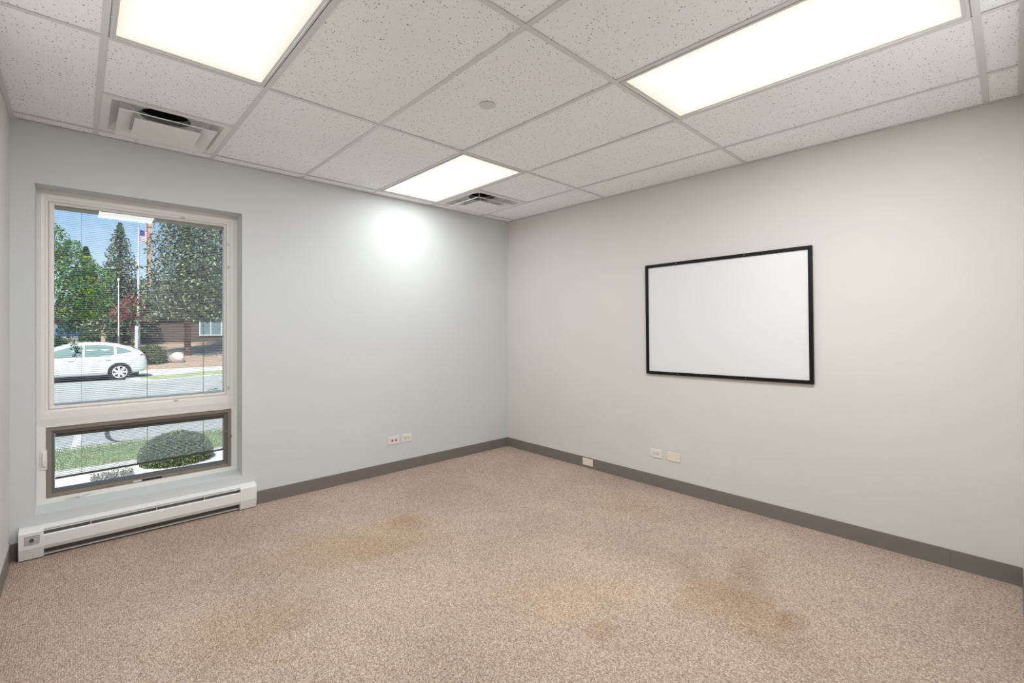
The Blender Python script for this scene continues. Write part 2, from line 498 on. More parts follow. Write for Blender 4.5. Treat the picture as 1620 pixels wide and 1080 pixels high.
# ------------------------------------------------------------------ square cone air diffusers
def sq_frustum(mb, a0, z0, a1, z1, t=0.0012):
    """thin-walled square cone between half size a0 at z0 and a1 at z1"""
    def q(a, z): return [(-a,-a,z),(a,-a,z),(a,a,z),(-a,a,z)]
    vs = q(a0, z0)+q(a1, z1)+q(a0-t, z0+.0006)+q(a1-t, z1+.0006)
    fs = []
    for k in range(4):
        j = (k+1) % 4
        fs += [(k, j, j+4, k+4), (k+8, k+12, j+12, j+8), (k, k+8, j+8, j), (k+4, j+4, j+12, k+12)]
    mb.add(vs, fs)
def make_vent():
    root = empty('ceiling_vent')
    a = 0.3045-TW*0.6
    pan = MB()
    def q(s, z): return [(-s,-s,z),(s,-s,z),(s,s,z),(-s,s,z)]
    vs = q(a, .0022)+q(.255, .0022)+q(.215, .055)+q(a, .004)
    fs = []
    for k in range(4):
        j = (k+1) % 4
        fs += [(k, j, j+4, k+4), (k+4, j+4, j+8, k+8)]
    pan.add(vs, fs)
    # pan top with round neck
    n = 32
    sq = []
    for k in range(n):
        t = 2*math.pi*k/n; c, s_ = math.cos(t), math.sin(t); mxx = max(abs(c), abs(s_))
        sq.append((.215*c/mxx, .215*s_/mxx, .055))
    ci = [(.125*math.cos(2*math.pi*k/n), .125*math.sin(2*math.pi*k/n), .062) for k in range(n)]
    pan.add(sq+ci, [(k, (k+1) % n, n+(k+1) % n, n+k) for k in range(n)])
    pan.build('back_pan', M['vent'], root)
    nk = MB(); 
    c0 = ci; c1 = [(x, y, .22) for x, y, z in ci]
    cz = [(x, y, .098) for x, y, z in ci]
    MB().add(ci+cz, [(k, (k+1) % n, n+(k+1) % n, n+k) for k in range(n)]).build('duct_ring', M['galv'], root)
    c0 = cz
    nk.add(c0+c1+[(0, 0, .22)], [(k, (k+1) % n, n+(k+1) % n, n+k) for k in range(n)]+[(n+k, n+(k+1) % n, 2*n) for k in range(n)])
    nk.build('duct_collar', M['dark'], root)
    c = MB(); sq_frustum(c, .222, -.027, .162, -.002); sq_frustum(c, .2225, -.0285, .2225, -.0235, .0022)
    c.build('middle_cone', M['vent'], root)
    d = MB(); sq_frustum(d, .152, -.035, .112, -.012); sq_frustum(d, .1525, -.036, .1525, -.032, .002)
    d.box(-.1515, .1515, -.1515, .1515, -.0356, -.0346)
    d.build('centre_plate', M['vent'], root)
    dm = MB().lathe([(.012, -.0385), (.014, -.0355)], (0, 0.06, 0), n=16)
    dm.build('plate_screw', M['vent'], root)
    w = MB()
    for sx_, sy_ in ((1,1),(-1,1),(1,-1),(-1,-1)):
        w.tube([(sx_*.11, sy_*.11, -.012), (sx_*.16, sy_*.16, .006), (sx_*.20, sy_*.20, .052)], .0022, 6)
    w.tube([(-.11, -.11, -.012), (.11, .11, -.012)], .003, 6); w.tube([(-.11, .11, -.012), (.11, -.11, -.012)], .003, 6)
    w.build('bracket', M['vent'], root)
    return root
vt = make_vent()
for i, (k, y0, y1) in enumerate(VENTS):
    o = vt if i == 0 else dup(vt)
    o.location = (0.077+0.609*(k+.5), (y0+y1)/2, H)
    tag(o, ['large square white air diffuser in the ceiling above the window', 'white square air diffuser in the ceiling near the far corner, beside a lit troffer'][i], 'air vent', 'ceiling air diffusers')

s = MB().lathe([(.0005, -.004), (.040, -.004), (.043, -.003), (.043, -.001)], (0, 0, 0), n=40).build('sprinkler_cover', M['tee'], smooth=False)
s.location = (1.600, 1.910, H+0.0015)
tag(s, 'flat round white concealed sprinkler cover in the middle of a ceiling tile', 'sprinkler cover')

# ------------------------------------------------------------------ vinyl base
def base_x(x0, x1, y, sgn, z1=0.099):
    """strip along x against wall plane y, projecting by sgn"""
    pr = [(y-sgn*.0006, 0.0005), (y+sgn*.0052, 0.0005), (y+sgn*.0046, 0.008), (y+sgn*.004, z1-.003), (y+sgn*.0025, z1), (y-sgn*.0006, z1)]
    return MB().prism(pr, 'x', x0, x1)
def base_y(y0, y1, x, sgn, z1=0.099):
    pr = [(x-sgn*.0006, 0.0005), (x+sgn*.0052, 0.0005), (x+sgn*.0046, 0.008), (x+sgn*.004, z1-.003), (x+sgn*.0025, z1), (x-sgn*.0006, z1)]
    return MB().prism(pr, 'y', y0, y1)
def baseboard(name, segs):
    r = struct(empty(name))
    for mb in segs: mb.build('base_strip', M['vinyl'], r)
g = .0004
baseboard('baseboard_window', [base_x(XL+.004, 0.52-g, YW, -1), base_x(0.52+g, 1.731-g, YW, -1), base_x(1.731+g, 2.95-g, YW, -1), base_x(2.95+g, XR-.004, YW, -1)])
baseboard('baseboard_right', [base_y(YB+.004, .230-g, XR, -1), base_y(.230+g, 1.449-g, XR, -1), base_y(1.449+g, 2.668-g, XR, -1), base_y(2.668+g, YW-.004, XR, -1)])
baseboard('baseboard_left', [base_y(YB, 1.2-g, XL, 1), base_y(1.2+g, 2.42-g, XL, 1), base_y(2.42+g, YW-.004, XL, 1)])
baseboard('baseboard_back', [base_x(DX1+.05, XR-.012, YB, 1)])

# ------------------------------------------------------------------ doorway behind the camera and its closed door
dt = MB()
for x in (DX0, DX1):
    s_ = 1 if x == DX1 else -1
    dt.box(min(x, x-s_*.02), max(x, x-s_*.02), YB-.125, YB+.004, 0, 2.08)
dt.box(DX0, DX1, YB-.125, YB+.004, 2.06, 2.08)
dt.box(DX1-.005, DX1+.045, YB, YB+.006, 0, 2.10).box(DX0-.04, DX0+.005, YB, YB+.006, 0, 2.10).box(DX0-.04, DX1+.045, YB, YB+.006, 2.07, 2.12)
struct(dt.build('trim_1', M['vinyl']))
d1 = struct(MB().box(-.2, .7, YH+.002, YH+.04, 0.008, 2.05).build('door_1', M['door'], bevel=.002))
MB().lathe([(.012, 0), (.012, .03), (.026, .035), (.028, .055), (.015, .062)], (.62, YH+.04, 1.0), 'y').build('door_knob', M['screw'], d1, smooth=True)

# ------------------------------------------------------------------ window_1: fixed upper light with white stepped frame
w1 = struct(empty('window_1', (0.35, FY, 1.45)))
def wpart(mb, name, m, root, **k):
    local(mb, root.location); return mb.build(name, m, root, **k)
O1 = (-0.1859, 0.8849, 0.736, 2.1719)
R1 = (-0.152, 0.840, 0.806, 2.126)
R1b = (-0.147, 0.836, 0.811, 2.121)
R2 = (-0.136, 0.819, 0.823, 2.108)
G1 = (-0.110, 0.802, 0.845, 2.090)
wpart(MB().ring((O1[0], O1[1], O1[2], O1[3]), (-.166, .858, .768, 2.148), FY+.003, FY-.002, FY+.085).ring((-.166, .858, .768, 2.148), R1, FY-.002, FY, FY+.085), 'outer_frame', M['trim_white'], w1)
wpart(MB().ring(R1, R1b, FY+.004, FY+.008, FY+.085).ring(R1b, R2, FY+.005, FY+.010, FY+.085), 'inner_step', M['trim_white'], w1)
gz = 0.0012
wpart(MB().ring((R2[0]+gz, R2[1]-gz, R2[2]+gz, R2[3]-gz), (R2[0]+.008, R2[1]-.008, R2[2]+.008, R2[3]-.008), FY+.015, FY+.010, FY+.075)
      .ring((R2[0]+.008, R2[1]-.008, R2[2]+.008, R2[3]-.008), G1, FY+.010, FY+.022, FY+.075), 'sash', M['trim_white'], w1)
wpart(MB().box(G1[0]-.006, G1[1]+.006, FY+.028, FY+.031, G1[2]-.006, G1[3]+.006), 'inner_pane', M['glass'], w1)
wpart(MB().box(G1[0]-.006, G1[1]+.006, FY+.060, FY+.063, G1[2]-.006, G1[3]+.006), 'outer_pane', M['glass'], w1)
for (x, z) in ((0.545, 2.112), (0.505, 0.814), (0.829, 1.955), (0.829, 1.785), (0.829, 0.875)):
    vert = x > .8
    pts = [(x+(.004 if vert else .012)*math.cos(a), FY+.004, z+(.011 if vert else .004)*math.sin(a)) for a in [k*math.pi/6 for k in range(13)]]
    wpart(MB().tube(pts, .0016, 6), 'sash_clip', M['screw'], w1, smooth=True)

# ------------------------------------------------------------------ window_2: lower awning sash, taupe metal in a white frame
w2 = struct(empty('window_2', (0.35, FY+.01, 0.50)))
O2 = (-0.1859, 0.8849, 0.2515, 0.7358)
B0 = (-0.144, 0.847, 0.282, 0.713)
B1 = (-0.121, 0.826, 0.305, 0.692)
G2 = (-0.108, 0.803, 0.323, 0.671)
wpart(MB().ring(O2, (-.150, .853, .277, .718), FY+.002, FY+.004, FY+.085).ring((-.150, .853, .277, .718), B0, FY+.004, FY+.012, FY+.085), 'outer_frame', M['frame_white'], w2)
wpart(MB().ring((B0[0]+.0015, B0[1]-.0015, B0[2]+.0015, B0[3]-.0015), B1, FY+.008, FY+.010, FY+.080), 'sash', M['sash_tan'], w2, bevel=.001)
wpart(MB().ring(B1, G2, FY+.022, FY+.026, FY+.075), 'glazing_frame', M['sash_grey'], w2)
wpart(MB().box(G2[0]-.005, G2[1]+.005, FY+.030, FY+.033, G2[2]-.005, G2[3]+.005), 'inner_pane', M['glass'], w2)
wpart(MB().box(G2[0]-.005, G2[1]+.005, FY+.064, FY+.067, G2[2]-.005, G2[3]+.005), 'outer_pane', M['glass'], w2)
lh = wpart(MB().box(-.171, -.140, FY-.003, FY+.004, .462, .582), 'latch_plate', M['frame_white'], w2, bevel=.002)
lv = MB().prism([(FY-.003, .475), (FY-.016, .485), (FY-.020, .52), (FY-.014, .565), (FY-.003, .572)], 'x', -.160, -.142)
local(lv, w2.location).build('latch_lever', M['frame_white'], lh, bevel=.002)
wpart(MB().tube([(-.060, FY-.004, .264), (-.01, FY-.008, .270), (.03, FY-.008, .274), (.058, FY-.004, .276)], [.0025, .003, .003, .0025], 8).lathe([(.010, -.001), (.010, -.010), (.006, -.014)], (.008, FY+.002, .269), 'y', 14), 'crank', M['frame_white'], w2)
st = wpart(MB().box(.27, .315, FY+.0072, FY+.0082, .288, .297), 'sticker', M['plate_white'], w2)
wpart(MB().box(.318, .425, FY+.0072, FY+.0085, .287, .297), 'weep_slot', M['black'], w2)
for x, z in ((.20, .705), (.155, .293), (.53, .293)):
    wpart(MB().prism([(x-.016, z), (x+.016, z), (x+.006, z-.009 if z > .5 else z+.009), (x-.006, z-.009 if z > .5 else z+.009)], 'y', FY+.003, FY+.009), 'sash_clip', M['sash_tan'], w2)
wpart(MB().box(.822, .850, FY+.003, FY+.010, .500, .520).box(.808, .826, FY+.016, FY+.024, .538, .552), 'hinge', M['sash_tan'], w2, bevel=.001)

# ------------------------------------------------------------------ mini blinds between the panes
def blind(name, rect, zrail, nsl, pitch, ztop, zbot, tilt_end, label, rail_m, bottom_m, brh):
    yc = FY+.046
    x0, x1 = rect[0]+.002, rect[1]-.002
    root = empty(name, ((x0+x1)/2, yc, zbot))
    tag(root, label, 'blind', 'mini blinds between the panes')
    wpart(MB().box(x0, x1, yc-.010, yc+.010, zrail, rect[3]+.004).box(x0, x1, yc-.0115, yc-.010, zrail, zrail+.005), 'head_rail', rail_m, root)
    hw = .0068
    sm = MB().prism([(-hw, 0), (-hw*.5, .0009), (0, .0012), (hw*.5, .0009), (hw, 0), (hw, .0003), (hw*.5, .0012), (0, .0015), (-hw*.5, .0012), (-hw, .0003)], 'x', -(x1-x0)/2, (x1-x0)/2)
    proto = sm.build('slat', M['slat'], root)
    rs = random.Random(11)
    for k in range(nsl):
        o = proto if k == 0 else proto.copy()
        if k: COL.objects.link(o); o.parent = root
        z = ztop - k*pitch
        fr = k/(nsl-1)
        o.location = (0, 0, z-zbot)
        o.rotation_euler = (R(3+rs.uniform(-1.5, 1.5) + (7 if rs.random() < .06 else 0)), -tilt_end*fr**3, 0)
    for x in (.015, .348, .675):
        wpart(MB().tube([(x, yc-.0085, zrail), (x, yc-.0085, zbot)], .0009, 6).tube([(x, yc+.0085, zrail), (x, yc+.0085, zbot)], .0007, 6), 'ladder_cord', M['cord'], root)
    br = MB().prism([(-.009, -brh/2), (.009, -brh/2), (.009, brh/2), (-.009, brh/2)], 'x', -(x1-x0)/2, (x1-x0)/2).build('bottom_rail', bottom_m, root)
    br.rotation_euler = (0, -tilt_end, 0)
    return root
blind('window_blind', G1, 2.067, 100, .01205, 2.056, .852, 0.0, 'tall white open mini blind inside the big upper window', M['rail'], M['slat'], .008)
blind('window_blind', G2, .647, 23, .0102, .638, .400, R(1.3), 'short mini blind inside the low taupe window, bottom rail hanging slightly askew', M['rail_dark'], M['rail_dark'], .010)

# ------------------------------------------------------------------ baseboard heater
hx0, hx1, cx0, cx1 = -.246, .964, -.147, .859
ht = empty('baseboard_heater', (.36, YW, 0))
tag(ht, 'long white enamel electric baseboard heater on the wall under the window', 'heater')
def d(y): return YW - y
hp = lambda mb, n, m, **k: wpart(mb, n, m, ht, **k)
hp(MB().prism([(d(.0012), .012), (d(.0035), .012), (d(.0035), .178), (d(.0012), .178)], 'x', hx0+.003, hx1-.003)
   .prism([(d(.0035), .010), (d(.040), .010), (d(.040), .0125), (d(.0035), .0125)], 'x', cx0, cx1)
   .prism([(d(.040), .010), (d(.044), .016), (d(.0425), .017), (d(.039), .0125)], 'x', cx0, cx1), 'back_panel', M['heater'])
# folded top with a small drip edge over the outlet slot
hp(MB().prism([(d(.0035), .1775), (d(.030), .1775), (d(.054), .169), (d(.055), .163), (d(.0535), .163), (d(.0525), .1675), (d(.030), .1755), (d(.0035), .1755)], 'x', hx0+.003, hx1-.003), 'top_panel', M['heater'])
hp(MB().prism([(d(.0575), .136), (d(.062), .135), (d(.066), .130), (d(.066), .072), (d(.056), .050), (d(.0545), .0505), (d(.0645), .0725), (d(.0645), .1295), (d(.0575), .1345)], 'x', cx0, cx1), 'front_panel', M['heater'])
hp(MB().prism([(d(.048), .158), (d(.054), .153), (d(.0545), .1545), (d(.0485), .1595)], 'x', cx0, cx1), 'deflector', M['heater'])
fb = MB()
for k in range(150):
    x = cx0+.006+k*(cx1-cx0-.012)/149
    fb.box(x-.0003, x+.0003, d(.048), d(.012), .055, .118)
fb.tube([(cx0, d(.03), .085), (cx1, d(.03), .085)], .006, 8)
fo = hp(fb, 'heating_fins', M['fin']); fo['kind'] = 'stuff'
for x in (.056, .375, .640):
    hp(MB().box(x-.0015, x+.0015, d(.060), d(.004), .125, .172), 'slot_divider', M['heater'])
cap = [(d(.002), .006), (d(.052), .006), (d(.0672), .070), (d(.0672), .158), (d(.056), .1705), (d(.031), .1795), (d(.002), .1795)]
lc = hp(MB().prism(cap, 'x', hx0, cx0), 'end_cap', M['heater'], bevel=.0012)
rc = hp(MB().prism(cap, 'x', cx1, hx1), 'end_cap', M['heater'], bevel=.0012)
for x0 in (hx0-.001, hx1-.003):
    hp(MB().prism([(a-(.0015 if a < YW-.03 else 0), b+(.0015 if b > .1 else -.001)) for a, b in cap], 'x', x0, x0+.004), 'end_lip', M['heater'])
M['plate_grey'] = mat('thermostat_label', (0.52, 0.49, 0.48), 0.4)
M['label_edge'] = mat('thermostat_label_edge', (0.26, 0.22, 0.22), 0.5)
lab = MB().box(-.2235, -.1635, d(.0685), d(.0672), .0925, .1415); local(lab, ht.location)
lo = lab.build('control_plate', M['label_edge'], lc)
lo['label'] = 'grey control plate with a dark dial'
def onplate(mb, n, m, **k): return local(mb, ht.location).build(n, m, lc, **k)
onplate(MB().box(-.2215, -.1655, d(.0690), d(.0685), .0945, .1395), 'plate_face', M['plate_grey'])
onplate(MB().lathe([(.0085, 0), (.0085, -.006), (.007, -.008)], (-.194, d(.0690), .1175), 'y', 24), 'dial', M['black'])
onplate(MB().lathe([(.0035, 0), (.003, -.003)], (-.194, d(.0770), .1175), 'y', 16), 'dial_cap', M['screw'])
onplate(MB().box(-.204, -.184, d(.0692), d(.0690), .1315, .1330).box(-.212, -.203, d(.0692), d(.0690), .1035, .1055).box(-.185, -.176, d(.0692), d(.0690), .1045, .1065).box(-.207, -.186, d(.0692), d(.0690), .0985, .0998), 'plate_print', M['label_edge'])['kind'] = 'stuff'
for x in (-.190, .912):
    hp(MB().lathe([(.003, 0), (.003, -.002), (.0015, -.003)], (x, d(.0555), .024), 'y', 12), 'screw', M['screw'])

# ------------------------------------------------------------------ wall plates (built facing -Y, then turned)
def plate_mesh(w=.108, h=.071, t=.0055):
    return MB().prism([(-w/2, -h/2), (w/2, -h/2), (w/2, h/2), (-w/2, h/2)], 'y', -t, 0)
def wall_plate(name, loc, rz, label, cat, m, w=.108, h=.071, group='wall plates'):
    r = empty(name, loc); r.rotation_euler = (0, 0, rz)
    tag(r, label, cat, group)
    plate_mesh(w, h).build('cover_plate', m, r, bevel=.0022)
    return r
def screws(r, xs_, m=None, y=-.0055):
    for x, z in xs_:
        MB().lathe([(.0028, 0), (.0026, -.0009)], (x, y, z), 'y', 12).box(x-.0022, x+.0022, y-.0011, y-.0008, z-.0003, z+.0003).build('screw', m or M['screw'], r)
def duplex(r):
    for cx in (-.0185, .0185):
        n = 24; pts = []
        for k in range(n):
            a = 2*math.pi*k/n
            pts.append((cx+max(-.0125, min(.0125, .0165*math.cos(a))), .0165*math.sin(a)))
        rc_ = MB().prism(pts, 'y', -.0075, -.005).build('receptacle', M['recept'], r)
        MB().box(cx-.0085, cx-.0065+.0035, -.0079, -.0074, .0055, .0072).box(cx-.0085, cx-.0035, -.0079, -.0074, -.0072, -.0055).lathe([(.0024, 0), (.0024, -.0006)], (cx+.0065, -.0074, 0), 'y', 12).build('slot', M['black'], rc_)
    screws(r, [(0, 0)])
def on_window(x0, x1, z0, z1): return ((x0+x1)/2, YW-.0003, (z0+z1)/2)
p = wall_plate('data_outlet', on_window(2.063, 2.175, .260, .331), 0, 'white plate with two red jacks on the window wall, left of the power outlet', 'data outlet', M['plate_white'], .111)
for cx in (-.0135, .0215):
    j = MB().box(cx-.0085, cx+.0085, -.0068, -.005, -.0085, .0085).build('jack', M['red'], p)
    MB().box(cx-.0005, cx+.0055, -.0074, -.0067, -.0040, .0050).build('jack_opening', M['black'], j)
screws(p, [(-.042, 0), (.046, 0)], M['plate_ivory'])
p = wall_plate('power_outlet', on_window(2.200, 2.311, .262, .333), 0, 'white duplex power outlet on the blue-grey window wall, right of the red jacks', 'outlet', M['plate_white'], .111)
duplex(p)
def on_right(y0, y1, z0, z1, off=.0003): return (XR-off, (y0+y1)/2, (z0+z1)/2)
RZ = -math.pi/2
p = wall_plate('power_outlet', on_right(1.969, 2.080, .243, .314), RZ, 'white duplex power outlet on the right wall, left of the ivory blank plate', 'outlet', M['plate_white'], .111)
duplex(p)
p = wall_plate('blank_plate', on_right(1.814, 1.926, .242, .313), RZ, 'ivory blank plate with two screws, right of the outlet under the whiteboard', 'wall plate', M['plate_ivory'], .112)
screws(p, [(-.042, 0), (.042, 0)])
p = wall_plate('blank_plate', on_right(2.676, 2.798, .025, .0895, .0045), RZ, 'ivory blank plate low on the right wall, set into the baseboard', 'wall plate', M['plate_ivory'], .120, .066)
screws(p, [(-.044, 0), (.044, 0)])

# ------------------------------------------------------------------ whiteboard
wbd = empty('whiteboard', (XR-.001, 1.499, 1.407))
wbd.rotation_euler = (R(-0.72), 0, 0)
tag(wbd, 'large whiteboard with a thin black frame hanging on the right wall', 'whiteboard')
bw_, bh_ = .614, .4575
MB().box(-.010, 0, -bw_+.01, bw_-.01, -bh_+.01, bh_-.01).build('board_surface', M['board'], wbd)
def bar(y0, y1, z0, z1, mit):
    fw = .0245
    # mitred bars with a bevelled face
    if mit == 'h0': q = [(y0, z0), (y1, z0), (y1-fw, z0+fw), (y0+fw, z0+fw)]
    elif mit == 'h1': q = [(y0, z1), (y1, z1), (y1-fw, z1-fw), (y0+fw, z1-fw)]
    elif mit == 'v0': q = [(y0, z0), (y0, z1), (y0+fw, z1-fw), (y0+fw, z0+fw)]
    else: q = [(y1, z0), (y1, z1), (y1-fw, z1-fw), (y1-fw, z0+fw)]
    return MB().prism(q, 'x', -.021, -.0005).build('frame_bar', M['black_frame'], wbd, bevel=.0025)
for mit in ('h0', 'h1', 'v0', 'v1'): bar(-bw_, bw_, -bh_, bh_, mit)
for y, z in ((-.19, bh_-.012), (.33, bh_-.012), (-.19, -bh_+.012), (.33, -bh_+.012)):
    MB().lathe([(.0035, -.0208), (.003, -.0222)], (0, y, z), 'x', 12).build('screw', M['screw'], wbd)

# ------------------------------------------------------------------ outside: unseen building mass, added to block the sun
M['brick_far'] = mat('building_brick', (0.28, 0.16, 0.11), 0.85)
fb_ = MB().box(-14, XL-T, -6, YO, -.9, 3.4).box(XR+T, 22, -6, YO, -.9, 3.4).box(XL-T, XR+T, -6, YO, 3.05, 3.4).box(XL-T, XR+T, YO-.3, YO, -.9, -.15)
struct(fb_.build('sun_blocking_shell', M['brick_far']))

# ------------------------------------------------------------------ outside: ground
GZ = -0.71
def ground_mat(name, stops, scale, bumpd=0.0, rough=0.9):
    m = mat(name, stops[0][1], rough, spec=0.2)
    p = pos(m)
    n = noise(m, p, scale, 5, 0.65)
    c = ramp(m, n.outputs['Fac'], stops)
    big = noise(m, p, .35, 3)
    c = mixc(m, 1.0, c, ramp(m, big.outputs['Fac'], [(.3, (.9, .9, .9)), (.7, (1.06, 1.06, 1.06))]), 'MULTIPLY')
    L(m, c, bsdf(m).inputs['Base Color'])
    if bumpd: bump(m, n.outputs['Fac'], .6, bumpd)
    return m
M['asphalt'] = ground_mat('worn_asphalt', [(.35, (.37, .37, .365)), (.65, (.46, .455, .44))], 60)
M['concrete'] = ground_mat('pale_concrete', [(.35, (.60, .57, .52)), (.65, (.70, .67, .61))], 30)
M['grass'] = ground_mat('lawn_grass', [(.35, (.22, .27, .12)), (.65, (.48, .50, .32))], 22, .02)
M['mulch'] = ground_mat('bark_mulch', [(.35, (.22, .15, .11)), (.65, (.55, .42, .33))], 14, .03)
M['soil'] = ground_mat('bed_soil', [(.35, (.12, .11, .10)), (.65, (.26, .25, .24))], 40, .02)
M['paint'] = mat('road_paint', (.75, .75, .74), .7)
M['tar'] = mat('tar_seal', (.035, .035, .04), .5)
struct(MB().box(-120, 120, YO, 150, GZ-.3, GZ).build('street', M['asphalt']))
struct(MB().box(-30, 30, YO, 6.4, GZ, GZ+.05).build('planting_bed', M['soil']))
struct(MB().box(-30, 30, 6.4, 9.2, GZ, GZ+.02).build('near_sidewalk', M['concrete']))
lawn = struct(MB().box(-30, 30, 9.2, 10.55, GZ, GZ+.03).build('lawn_strip', M['grass']))
struct(MB().box(-30, 30, 10.55, 10.70, GZ, GZ+.025).build('near_kerb', M['concrete']))
# far side: kerb, narrow verge, sidewalk, then a mulched bank that climbs to the higher lot
def slab(name, pts, z0, z1, m):
    return struct(MB().prism(pts, 'z', z0, z1).build(name, m))
slab('far_kerb', [(-60, 25.0), (1.0, 25.0), (2.0, 21.9), (5.0, 23.3), (60, 34), (60, 34.4), (5.0, 23.7), (2.2, 22.3), (1.3, 25.3), (-60, 25.3)], GZ, GZ+.06, M['concrete'])
slab('far_verge', [(1.3, 25.3), (2.2, 22.3), (5.0, 23.7), (60, 34.4), (60, 38), (5.3, 25.8), (2.3, 24.4), (1.9, 25.9), (-60, 26.4), (-60, 25.3)], GZ, GZ+.05, M['grass'])
slab('far_sidewalk', [(-60, 26.4), (1.9, 25.9), (2.3, 24.4), (5.3, 25.8), (60, 38), (60, 46), (6, 28.4), (-60, 29)], GZ, GZ+.04, M['concrete'])
bank = MB()
prof = [(27.9, GZ-.02), (29, -.52), (31, -.30), (34, -.02), (38, .22), (46, .36), (70, .40), (150, .45)]
nx = 24; xsb = [-60+k*5 for k in range(nx+1)]
vs = [(x, y, z) for (y, z) in prof for x in xsb]
fs = [(i*(nx+1)+k, i*(nx+1)+k+1, (i+1)*(nx+1)+k+1, (i+1)*(nx+1)+k) for i in range(len(prof)-1) for k in range(nx)]
bank.add(vs, fs)
struct(bank.build('mulch_bank', M['mulch']))
struct(MB().prism([(46, .30), (60, .41), (78, .42), (78, .3)], 'x', -50, 2.3).build('parking_lot', M['asphalt']))
tag(MB().prism([(-.09, 10.75), (.02, 10.75), (.07, 13.2), (-.03, 13.2)], 'z', GZ, GZ+.004).build('road_marking', M['paint']), 'white painted line across the street near the low window', 'road marking')
tar_r = empty('tar_patch', (.5, 11.5, GZ)); tag(tar_r, 'dark curved tar seam on the street seen through the low window', 'road patch')
def tarline(pts, wd, root):
    n = len(pts); vs = []; fs = []
    for i, (x, y) in enumerate(pts):
        a = pts[min(i+1, n-1)]; b = pts[max(i-1, 0)]
        dx, dy = a[0]-b[0], a[1]-b[1]; l = math.hypot(dx, dy)
        nx_, ny_ = -dy/l*wd[i], dx/l*wd[i]
        for z in (GZ+.0005, GZ+.005):
            vs += [(x+nx_, y+ny_, z), (x-nx_, y-ny_, z)]
    for i in range(n-1):
        a = i*4; b = a+4
        fs += [(a+2, a+3, b+3, b+2), (a, b, b+1, a+1), (a, a+2, b+2, b), (a+1, b+1, b+3, a+3)]
    fs += [(0, 1, 3, 2), (4*n-4, 4*n-2, 4*n-1, 4*n-3)]
    return local(MB().add(vs, fs), root.location).build('tar_seam', M['tar'], root)
tarline([(.52, 12.9), (.44, 12.4), (.40, 11.9), (.41, 11.4), (.46, 11.05), (.56, 10.85), (.68, 10.8)], [.02, .03, .035, .035, .03, .025, .012], tar_r)
tar2 = empty('tar_patch', (4.0, 20, GZ)); tag(tar2, 'broken dark tar spots on the street right of the white car', 'road patch')
for pts in ([(3.1, 18.0), (3.35, 18.15), (3.5, 18.5)], [(3.05, 17.7), (3.25, 17.6), (3.4, 17.75)], [(3.9, 20.2), (4.05, 20.3), (4.2, 20.9)], [(4.3, 19.2), (4.5, 19.3), (4.7, 19.25)], [(1.5, 15.9), (1.7, 16.1), (1.95, 16.15), (2.05, 16.4)]):
    tarline(pts, [.02, .05, .02, .01][:len(pts)], tar2)

# ------------------------------------------------------------------ foliage
def leaf_mat(name, stops):
    m = mat(name, stops[0][1], 0.6, spec=0.25)
    g = N(m, 'ShaderNodeNewGeometry')
    L(m, ramp(m, g.outputs['Random Per Island'], stops), bsdf(m).inputs['Base Color'])
    return m
M['spruce'] = leaf_mat('spruce_needles', [(0, (.02, .035, .03)), (.5, (.10, .14, .09)), (.85, (.32, .38, .23)), (1, (.52, .53, .33))])  # tones spread wide to paint shade and highlights into the needles
M['leaf_green'] = leaf_mat('green_leaves', [(0, (.025, .09, .03)), (.5, (.09, .22, .055)), (.85, (.20, .33, .08)), (1, (.45, .42, .12))])
M['leaf_dark'] = leaf_mat('dark_green_leaves', [(0, (.015, .045, .03)), (.6, (.05, .12, .06)), (1, (.14, .22, .09))])
M['leaf_yellow'] = leaf_mat('yellow_leaves', [(0, (.20, .20, .05)), (.5, (.50, .38, .12)), (1, (.75, .55, .22))])
M['leaf_red'] = leaf_mat('purple_red_leaves', [(0, (.10, .03, .03)), (.6, (.30, .12, .11)), (1, (.48, .26, .22))])
M['leaf_box'] = leaf_mat('boxwood_leaves', [(0, (.03, .05, .03)), (.6, (.10, .16, .07)), (1, (.30, .38, .20))])
M['leaf_hedge'] = leaf_mat('hedge_leaves', [(0, (.02, .04, .02)), (.6, (.10, .14, .05)), (1, (.30, .34, .14))])
M['leaf_grey'] = leaf_mat('grey_ground_cover', [(0, (.10, .09, .09)), (.6, (.28, .27, .27)), (1, (.50, .48, .47))])
M['blade'] = leaf_mat('grass_blades', [(0, (.12, .20, .07)), (.6, (.30, .42, .18)), (1, (.50, .52, .34))])
M['bark'] = mat('tree_bark', (.09, .06, .045), .9)
M['bark_red'] = mat('reddish_bark', (.20, .10, .07), .9)

